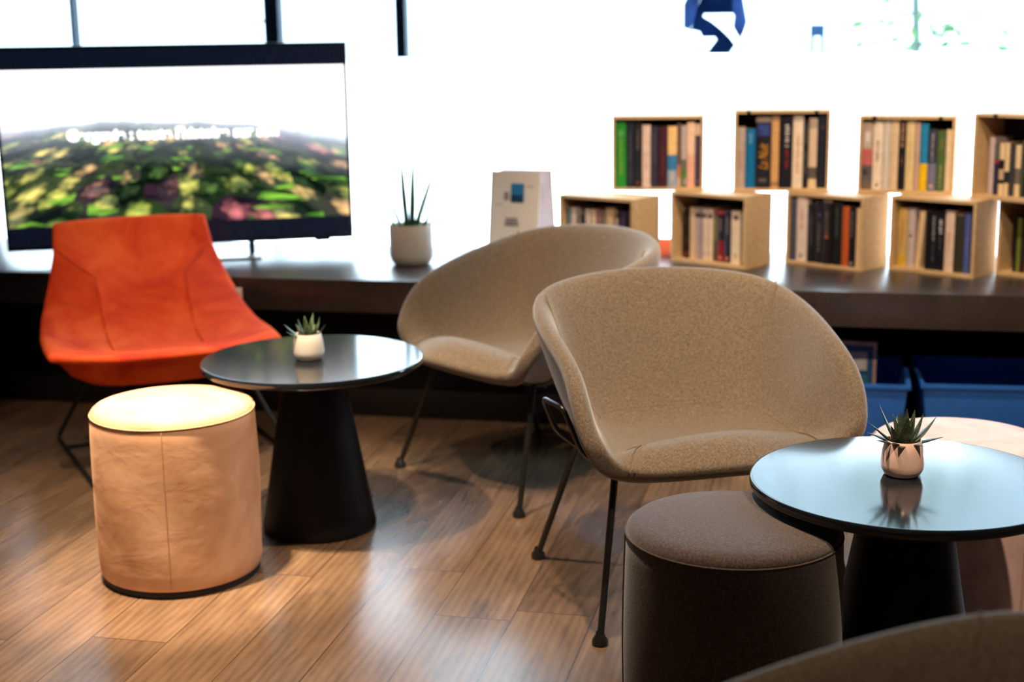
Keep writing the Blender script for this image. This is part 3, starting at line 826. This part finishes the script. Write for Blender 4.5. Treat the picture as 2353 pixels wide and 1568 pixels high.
NV, BK, WH, CRM, PNK = (30, 34, 52), (20, 20, 28), (232, 220, 206), (222, 198, 164), (222, 196, 188)
fill(ups[1], .33, .268, 'left upper crate', 75, 1690, 0, [
 (85, 283, .965, [(1, (34, 142, 52))], 'bright green book', [('t', .2, .75, .25, (150, 170, 60)), ('bar', .78, .86, .5, (90, 165, 96))]),
 (288, 425, .98, [(1, (34, 42, 60))], 'dark navy book with grey title', [('t', .4, .82, .4, (84, 76, 80)), ('t', .1, .34, .4, (64, 66, 80))]),
 (430, 580, .96, [(1, (28, 32, 46))], 'black book with brown title', [('t', .58, .9, .4, (110, 88, 84)), ('dot', .04, .1, .4, (140, 50, 50))]),
 (588, 745, .91, [(1, PNK)], 'pale pink book', [('t', .3, .55, .3, (205, 150, 150))]),
 (750, 880, .89, [(1, (52, 52, 74))], 'slate purple book', [('t', .4, .9, .35, (92, 76, 96))]),
 (890, 1062, .89, [(1, (66, 28, 46))], 'maroon book', [('t', .2, .65, .35, (100, 48, 48))]),
 (1068, 1245, .89, [(.28, (150, 166, 192)), (.53, (52, 124, 180)), (1, (236, 196, 140))], 'cream and blue book', [('t', .1, .24, .5, (200, 190, 190))]),
 (1250, 1315, .93, [(.15, (214, 178, 150)), (.35, (196, 128, 84)), (1, (112, 84, 80))], 'thin brown and orange book', []),
 (1320, 1425, .9, [(.3, (80, 124, 70)), (.45, (110, 110, 112)), (1, (184, 170, 172))], 'grey book with green foot', [('bar', .04, .14, .5, (180, 150, 170), .75)]),
 (1430, 1580, .945, [(.5, (228, 172, 152)), (1, (236, 200, 176))], 'peach pink book', []),
 (1585, 1688, .92, [(.82, (72, 56, 86)), (1, (214, 190, 170))], 'purple book with beige top', [('t', .25, .75, .4, (104, 84, 108)), ('dot', .07, .12, .5, (120, 104, 126))])])
fill(ups[2], .336, .287, 'tallest upper crate', 90, 1780, 0, [
 (95, 252, .815, [(1, (176, 158, 148))], 'grey beige book', [('t', .3, .6, .3, (168, 130, 124))]),
 (258, 442, .79, [(1, (0, 104, 164))], 'bright blue book', [('t', .76, .95, .42, (110, 160, 200))]),
 (446, 738, .945, [(.93, (24, 24, 38)), (1, (132, 116, 108))], 'thick black book with gold title', [('bar', .74, .9, .8, (52, 64, 140)), ('bar', .76, .84, .45, (70, 104, 176), .4), ('text', .27, .63, .62, (206, 142, 44), .5, 'La Nuit'), ('t', .09, .14, .7, (96, 92, 96))]),
 (742, 888, .965, [(.93, (208, 160, 106)), (1, (152, 120, 104))], 'tan book', [('bar', .04, .08, .9, (150, 112, 82))]),
 (895, 1140, .955, [(1, (20, 20, 34))], 'black book with white and red title', [('t', .58, .9, .36, (206, 196, 204), .58), ('t', .28, .54, .3, (150, 30, 44), .58)]),
 (1145, 1340, .97, [(.92, (232, 212, 192)), (1, (178, 160, 152))], 'thick cream book, red title', [('t', .2, .72, .28, (200, 140, 120))]),
 (1345, 1440, .91, [(1, (24, 24, 36))], 'narrow black book with grey title', [('t', .65, .95, .5, (104, 96, 104)), ('t', .2, .55, .5, (110, 104, 116))]),
 (1446, 1600, .93, [(.13, (226, 200, 164)), (.3, (92, 84, 78)), (.85, (216, 190, 166)), (1, (176, 156, 144))], 'beige book with dark lower band', []),
 (1606, 1776, .985, [(1, (26, 30, 46))], 'dark navy book', [('bar', .8, .84, .5, (74, 44, 60))])])
fill(ups[3], .325, .268, 'third upper crate', 120, 1765, 0, [
 (125, 320, .95, [(.12, (112, 94, 90)), (.36, (92, 86, 90)), (.6, (186, 100, 100)), (1, (170, 148, 140))], 'patchwork coloured book', [('bar', .64, .86, .5, (216, 204, 196)), ('bar', .22, .3, .5, (56, 58, 66), .35), ('bar', .66, .7, .2, (40, 60, 60))]),
 (325, 505, .965, [(1, (232, 212, 198))], 'thick white book with black title', [('t', .42, .72, .28, (40, 40, 44)), ('bar', .05, .09, .25, (90, 80, 76))]),
 (510, 640, .97, [(1, (206, 196, 190))], 'greyish white book', []),
 (645, 795, .98, [(1, (218, 190, 160))], 'cream book', [('t', .5, .85, .2, (196, 178, 156))]),
 (800, 925, .98, [(1, (18, 20, 30))], 'black book with salmon title', [('t', .62, .96, .5, (196, 146, 120)), ('t', .35, .5, .5, (120, 76, 76))]),
 (930, 1090, .97, [(1, (216, 192, 146))], 'khaki cream book', [('t', .3, .7, .2, (190, 168, 124))]),
 (1095, 1185, .955, [(1, (192, 158, 148))], 'thin dusty pink book', []),
 (1190, 1330, .935, [(.405, (226, 186, 12)), (1, (28, 128, 182))], 'blue and yellow book', []),
 (1336, 1490, .855, [(.45, (112, 112, 142)), (1, (46, 56, 82))], 'slate blue book', [('t', .5, .93, .35, (170, 150, 160)), ('dot', .05, .1, .45, (200, 170, 150))]),
 (1496, 1650, .84, [(1, (74, 98, 54))], 'green book', [('t', .06, .42, .35, (160, 156, 120)), ('t', .7, .85, .25, (150, 120, 50))]),
 (1655, 1760, .855, [(1, (228, 202, 172))], 'pale cream book', [])])
fill(ups[4], .325, .284, 'upper crate at the right edge', 80, 760, 0, [
 (120, 165, .73, [(1, (190, 172, 178))], 'lilac white book', []),
 (168, 206, .65, [(.62, (36, 40, 74)), (.68, (150, 40, 60)), (1, (90, 90, 96))], 'thin navy and grey book', []),
 (210, 252, .665, [(.22, (226, 198, 156)), (.3, (30, 30, 36)), (.5, (190, 164, 140)), (.68, (26, 26, 32)), (1, (222, 196, 158))], 'black and cream banded book', []),
 (256, 296, .665, [(.24, (222, 194, 152)), (.46, (36, 38, 46)), (1, (220, 194, 156))], 'cream book with black band', []),
 (300, 342, .67, [(1, (54, 56, 62))], 'charcoal book', []),
 (346, 392, .65, [(.24, (222, 194, 156)), (.55, (110, 98, 96)), (1, (220, 196, 160))], 'cream and grey book', []),
 (396, 420, .7, [(1, (70, 76, 54))], 'thin olive book', []),
 (424, 462, .84, [(1, (22, 24, 32))], 'tall black book', [('t', .3, .65, .3, (150, 150, 156))]),
 (466, 560, .84, [(.12, (120, 140, 120)), (.5, (40, 34, 30)), (1, (66, 54, 50))], 'tall dark patterned book', [('bar', .55, .8, .6, (90, 76, 76)), ('bar', .2, .4, .6, (70, 62, 40))]),
 (564, 620, .66, [(1, (214, 180, 116))], 'yellowish cream book', []),
 (624, 690, .7, [(1, (70, 40, 44))], 'dark red book', [])], recess=.05)
fill(lows[1], .321, .2575, 'left lower crate', 40, 810, 0, [
 (62, 98, .84, [(1, (96, 132, 150))], 'thin teal book', []), (100, 160, .85, [(1, (222, 204, 204))], 'white pink book', []), (164, 216, .7, [(1, (140, 124, 134))], 'grey mauve book', []),
 (218, 258, .76, [(1, (34, 46, 60))], 'dark teal book', []), (262, 326, .84, [(1, (220, 200, 188))], 'beige white book', []), (330, 386, .84, [(1, (222, 200, 174))], 'cream book', []),
 (390, 440, .84, [(1, (160, 112, 122))], 'mauve book', []), (444, 492, .84, [(1, (128, 116, 98))], 'olive grey book', []), (496, 578, .88, [(1, (216, 184, 144))], 'tan book', []),
 (582, 632, .74, [(1, (168, 148, 136))], 'grey beige book', []), (636, 666, .86, [(1, (34, 32, 52))], 'thin navy book', []), (670, 708, .84, [(1, (66, 56, 84))], 'purple book', []),
 (711, 750, .86, [(1, (28, 32, 56))], 'dark navy book', []), (753, 800, .9, [(.3, (130, 84, 70)), (.6, (60, 48, 70)), (1, (150, 96, 76))], 'brown and purple book', [])], recess=.02)
fill(lows[2], .325, .2555, 'second lower crate', 1225, 2035, 0, [
 (1290, 1345, .79, [(1, (32, 26, 30))], 'black book next to the gap', [('dot', .06, .12, .6, (150, 60, 50)), ('bar', .3, .42, .5, (70, 56, 40))]), (1352, 1420, .80, [(1, (214, 184, 154))], 'tan beige book', []),
 (1424, 1462, .80, [(1, (186, 168, 162))], 'greyish book', [('bar', .82, .9, .9, (60, 56, 60))]), (1466, 1502, .80, [(1, (160, 146, 148))], 'thin grey book', [('bar', .82, .9, .9, (70, 66, 70))]),
 (1506, 1560, .80, [(1, (222, 198, 178))], 'pale beige book', [('bar', .82, .9, .6, (60, 56, 60)), ('bar', .1, .16, .3, (170, 160, 170))]), (1564, 1624, .80, [(1, (224, 200, 178))], 'pinkish beige book', [('bar', .82, .9, .6, (60, 56, 60)), ('bar', .1, .16, .3, (170, 160, 170))]),
 (1630, 1672, .79, [(.4, (90, 80, 60)), (.9, (120, 112, 64)), (1, (140, 60, 60))], 'olive book', []), (1678, 1752, .79, [(.42, (128, 24, 38)), (.92, (24, 20, 26)), (1, (170, 44, 50))], 'black and red book', [('dot', .04, .12, .5, (220, 120, 100)), ('bar', .6, .85, .3, (110, 90, 96))]),
 (1758, 1826, .79, [(1, (26, 32, 50))], 'dark navy book', [('dot', .04, .12, .5, (220, 120, 100)), ('bar', .55, .9, .5, (90, 80, 92))]), (1832, 1945, .80, [(1, (228, 206, 180))], 'thick white book with black emblem', [('dot', .82, .93, .4, (50, 50, 60)), ('bar', .1, .2, .2, (180, 164, 150))]), (1950, 2022, .78, [(1, (216, 184, 144))], 'tan book', [])], recess=.035)
fill(lows[3], .316, .2555, 'third lower crate', 80, 950, 0, [
 (84, 160, .985, [(1, (66, 72, 90))], 'slate blue book', []), (166, 296, .985, [(1, (216, 196, 188))], 'thick white book with red title', [('t', .5, .8, .26, (196, 130, 130)), ('dot', .05, .12, .3, (130, 120, 110))]),
 (302, 398, .88, [(1, (20, 20, 28))], 'black book with grey title', [('t', .3, .85, .35, (80, 72, 82))]), (402, 498, .94, [(1, (26, 22, 40))], 'violet black book', [('t', .2, .65, .35, (104, 88, 70)), ('dot', .74, .82, .4, (90, 60, 110))]),
 (504, 602, .97, [(.96, (30, 24, 28)), (1, (110, 92, 70))], 'brown black book', [('t', .45, .85, .4, (104, 84, 70)), ('dot', .4, .46, .4, (170, 90, 50))], 0, .0), (608, 716, .95, [(1, (22, 28, 34))], 'green black book', [('t', .45, .9, .3, (70, 84, 80))]),
 (722, 802, .89, [(1, (190, 88, 44))], 'orange book', []), (806, 880, .89, [(1, (22, 20, 28))], 'black book with white title', [('t', .5, .92, .4, (110, 110, 118)), ('dot', .03, .09, .5, (140, 140, 140))]), (886, 946, .88, [(1, (222, 184, 142))], 'cream book', [])], recess=.006)
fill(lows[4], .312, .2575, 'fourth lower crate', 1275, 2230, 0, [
 (1300, 1412, .87, [(.2, (206, 168, 60)), (1, (202, 166, 98))], 'tan yellow book', [('t', .4, .8, .25, (190, 130, 70))]), (1418, 1505, .87, [(1, (196, 178, 180))], 'thin lilac white book', [('dot', .5, .58, .35, (40, 40, 48))]),
 (1512, 1580, .84, [(1, (222, 188, 148))], 'leaning cream book', [], R(4.2)), (1640, 1700, .84, [(1, (16, 16, 22))], 'dark block for the shaded gap behind the leaning book', []),  # near-black block stands in for the shade in the gap
 (1704, 1772, .86, [(1, (20, 22, 34))], 'black book with white title', [('t', .5, .92, .45, (160, 160, 170)), ('t', .15, .45, .4, (70, 84, 100))]), (1776, 1868, .87, [(1, (18, 20, 34))], 'navy black book with white title', [('t', .62, .86, .45, (206, 196, 200)), ('t', .35, .58, .25, (90, 90, 100))]),
 (1874, 1980, .875, [(1, (224, 196, 180))], 'white book with faint red title', [('t', .4, .65, .22, (208, 140, 130))]), (1986, 2092, .86, [(.95, (54, 52, 42)), (1, (110, 90, 76))], 'dark olive book', []),
 (2097, 2172, .87, [(1, (76, 88, 154))], 'violet blue book', [('t', .3, .6, .3, (120, 130, 190))]), (2176, 2226, .87, [(1, (30, 34, 56))], 'navy book', [('t', .6, .95, .4, (110, 110, 120))])], recess=.022)
fill(lows[5], .318, .2575, 'lower crate at the right edge', 250, 850, 0, [
 (315, 335, .8, [(1, (24, 22, 26))], 'thin black book', []), (338, 366, .79, [(1, (112, 118, 44))], 'thin olive green book', []), (369, 400, .79, [(1, (40, 36, 32))], 'dark brown book', []),
 (403, 440, .79, [(.25, (180, 40, 52)), (1, (34, 38, 66))], 'navy book with red foot', []), (443, 490, .8, [(1, (218, 190, 168))], 'cream book', []), (494, 560, .78, [(1, (60, 52, 56))], 'charcoal book', []),
 (564, 640, .82, [(1, (200, 180, 160))], 'beige book', [])], recess=.03)

# ------------------------------------------------------------------ blue storage bins under the counter
def blue_bin(label, loc, rz=0, w=.385, d=.42, h=.21):
    root = empty('storage_bin', loc, rz); tag(root, label, 'storage bin', 'blue plastic storage bins')
    m = MB(); th = .006; tp = .02
    def ring(z, ins): return [(-w/2+tp*ins, -d/2+tp*ins, z), (w/2-tp*ins, -d/2+tp*ins, z), (w/2-tp*ins, d/2-tp*ins, z), (-w/2+tp*ins, d/2-tp*ins, z)]
    def k(P, e): return [(x-math.copysign(e, x), y-math.copysign(e, y), z) for x, y, z in P]
    o0, o1 = ring(0, 1), ring(h, 0); i1, i0 = k(ring(h, 0), th), k([(x, y, th) for x, y, z in ring(0, 1)], th)
    L = [[m.bm.verts.new(p) for p in P] for P in (o0, o1, i1, i0)]
    for A, B in zip(L[:-1], L[1:]):
        for q in range(4): m.bm.faces.new((A[q], A[(q+1) % 4], B[(q+1) % 4], B[q]))
    m.bm.faces.new(L[0][::-1]); m.bm.faces.new(L[-1])
    m.build('tub', M['bin'], root, bevel=.003)
    m = MB(); e = .008
    for x0, x1, y0, y1 in ((-w/2-e, w/2+e, -d/2-e, -d/2), (-w/2-e, w/2+e, d/2, d/2+e), (-w/2-e, -w/2, -d/2, d/2), (w/2, w/2+e, -d/2, d/2)): m.box(x0, x1, y0, y1, h-.014, h+.001)
    m.build('rim', M['bin'], root, bevel=.002)
    return root
blue_bin('blue plastic bin holding a picture book, under the counter', (.053, 4.815, 0))
blue_bin('empty looking blue plastic bin under the counter, behind the pink pouf', (.475, 4.855, 0), R(3))
# picture book standing in the left bin
pb = empty('picture_book', (.088, 4.80, .012), R(-6)); tag(pb, 'blue picture book with pale frame standing in the left blue bin', 'book')
tl = Matrix.Rotation(R(-5), 4, 'X')
def pbx(nm, x0, x1, za, zb, c, y=-.0015): MB().box(x0, x1, y, 0 if nm != 'cover' else .02, za, zb, mat=tl).build(nm, cmat(c), pb)
pbx('cover', -.14, .06, 0, .29, (206, 170, 164), 0)
pbx('picture', -.13, .05, (.015), .278, (40, 92, 142)); pbx('sea_panel', -.12, .035, .03, .18, (60, 134, 150), -.002); pbx('title_plate', -.11, .03, .195, .256, (226, 216, 214), -.0025)
pbx('figure', -.015, -.002, .12, .18, (190, 60, 70), -.003); pbx('title', -.1, -.05, .21, .235, (60, 80, 110), -.0032)

# ------------------------------------------------------------------ window sign, things outside
def flat(name, pts, y, th, mat, parent=None):
    from mathutils.geometry import tessellate_polygon
    m = MB(); vs = [m.bm.verts.new((x, y, z)) for x, z in pts]
    for tri in tessellate_polygon([[Vector((x, z, 0)) for x, z in pts]]):
        try: m.bm.faces.new([vs[i] for i in tri])
        except ValueError: pass
    r = bmesh.ops.extrude_face_region(m.bm, geom=m.bm.faces[:]); bmesh.ops.translate(m.bm, vec=(0, th, 0), verts=[v for v in r['geom'] if isinstance(v, bmesh.types.BMVert)])
    return m.build(name, mat, parent)
def px(u, v): return (-.583+(u-1565)/150*.245, 1.442+(v)/122*(-.196))
sg = empty('window_sign', (-.46, YW+.045, 1.4)); tag(sg, 'rounded blue sign with white angular cut-out on the window above the crates', 'sign')
def sp(L): return [(px(u, v)[0]+.46, px(u, v)[1]-1.4) for u, v in L]
flat('emblem', sp([(1614, -20), (1598, 22), (1588, 60), (1578, 68), (1592, 68), (1606, 72), (1612, 84), (1640, 84), (1645, 90), (1632, 108), (1622, 122), (1674, 122), (1686, 103), (1672, 85), (1652, 66), (1632, 50), (1612, 38), (1615, 31), (1680, 31), (1676, -20)]), 0, .003, M['decal'], sg)
flat('side_panel', sp([(1676, -20), (1680, 31), (1684, 38), (1681, 62), (1690, 78), (1698, 90), (1706, 72), (1712, 52), (1708, 30), (1698, -20)]), 0, .003, M['decal_pale'], sg)
flat('face_panel', sp([(1580, -20), (1568, 10), (1568, 62), (1579, 66), (1588, 58), (1598, 22), (1612, -20)]), .004, .003, M['decal_pale'], sg)
st = empty('outdoor_stand', (.0, 7.2, -.05)); tag(st, 'small blue two legged stand outside the window', 'stand')
st.location = (-.112, 7.2, -.05)
MB().box(-.034, .034, -.03, .03, 1.345, 1.40).build('top_block', M['stand_blue'], st, bevel=.006)
for s in (-1, 1): MB().tube([(s*.024, 0, 0), (s*.024, 0, 1.36)], .009, 8).build('leg', M['stand_blue'], st)
tr = empty('young_tree', (.42, 8.5, -.05)); tag(tr, 'thin young tree with sparse pale leaves outside the window at right', 'tree')
rt_ = random.Random(3)
m = MB(); m.tube([(0, 0, 0), (.01, .01, .8), (-.005, 0, 1.3), (-.03, .02, 1.7), (-.02, 0, 2.3), (.02, 0, 3.0)], [.03, .026, .022, .02, .015, .008], 10)
tk = m.build('trunk', M['trunk'], tr)
tips = []
for k in range(14):
    a = rt_.uniform(0, 2*PI); z = rt_.uniform(1.1, 2.6); L = rt_.uniform(.3, .7)
    p0 = Vector((-.01, .01, z)); p1 = p0+Vector((math.cos(a)*L*.5, math.sin(a)*L*.5, L*.4)); p2 = p0+Vector((math.cos(a)*L, math.sin(a)*L, L*.55))
    MB().tube([p0, p1, p2], [.008, .006, .003], 6).build('branch', M['trunk'], tk); tips += [p1, p2, (p0+p1)/2]
m = MB()
for k in range(420):
    c = rt_.choice(tips)+Vector((rt_.gauss(0, .11), rt_.gauss(0, .11), rt_.gauss(-.05, .13)))
    d = Vector((rt_.uniform(-1, 1), rt_.uniform(-1, 1), rt_.uniform(-.8, .3))).normalized(); sd = d.orthogonal().normalized(); nn = d.cross(sd)*.004
    s_ = rt_.uniform(.07, .12)
    vs = [m.bm.verts.new(q) for q in (c, c+d*s_*.5+sd*s_*.3+nn, c+d*s_, c+d*s_*.5-sd*s_*.3+nn)]; m.bm.faces.new(vs)
m.build('foliage', M['leaves'], tr)

# ------------------------------------------------------------------ light
wd = bpy.data.worlds.new('overcast_sky'); SC.world = wd; wd.use_nodes = True
nt = wd.node_tree; nt.nodes.clear()
wo = nt.nodes.new('ShaderNodeOutputWorld'); bg = nt.nodes.new('ShaderNodeBackground')
bg.inputs[0].default_value = (.70, .86, 1.0, 1); bg.inputs[1].default_value = 27.0
nt.links.new(bg.outputs[0], wo.inputs[0])
def spot(name, loc, tgt, W, size=70, blend=.6, rad=.035, c=(1, .78, .53)):
    d = bpy.data.lights.new(name, 'SPOT'); d.energy = W; d.spot_size = R(size); d.spot_blend = blend; d.shadow_soft_size = rad; d.color = c
    o = bpy.data.objects.new(name, d); COL.objects.link(o); o.location = loc
    o.rotation_euler = (Vector(tgt)-Vector(loc)).to_track_quat('-Z', 'Y').to_euler()
for i, (x, y, w, tx_, ty_, sz) in enumerate(((-1.72, 2.72, 430, -1.58, 3.17, 50), (-1.66, 2.80, 900, -1.60, 3.15, 22), (-2.5, 2.7, 120, -2.05, 4.1, 42), (-.65, 2.75, 270, -.65, 3.0, 70), (.55, 1.6, 210, .33, 4.3, 60), (-1.9, 1.2, 70, -1.9, 1.9, 60), (.2, 1.15, 60, .2, 1.2, 44), (.1, 3.7, 215, .1, 5.0, 66), (-1.2, 3.9, 70, -1.3, 4.9, 70))):
    spot('ceiling_and_fill_spot', (x, y, 2.72), (tx_, ty_, 0), w, sz)  # second pouf beam, orange chair and nearest armchair spots added to brighten them
SC.view_settings.view_transform = 'Standard'
SC.view_settings.look = 'None'
SC.view_settings.exposure = 0
SC.view_settings.gamma = 1
SC.view_settings.use_curve_mapping = False
SC.cycles.max_bounces = 8
SC.cycles.diffuse_bounces = 4
SC.cycles.glossy_bounces = 4
SC.cycles.transparent_max_bounces = 8
SC.cycles.sample_clamp_indirect = 8
SC.cycles.use_denoising = True
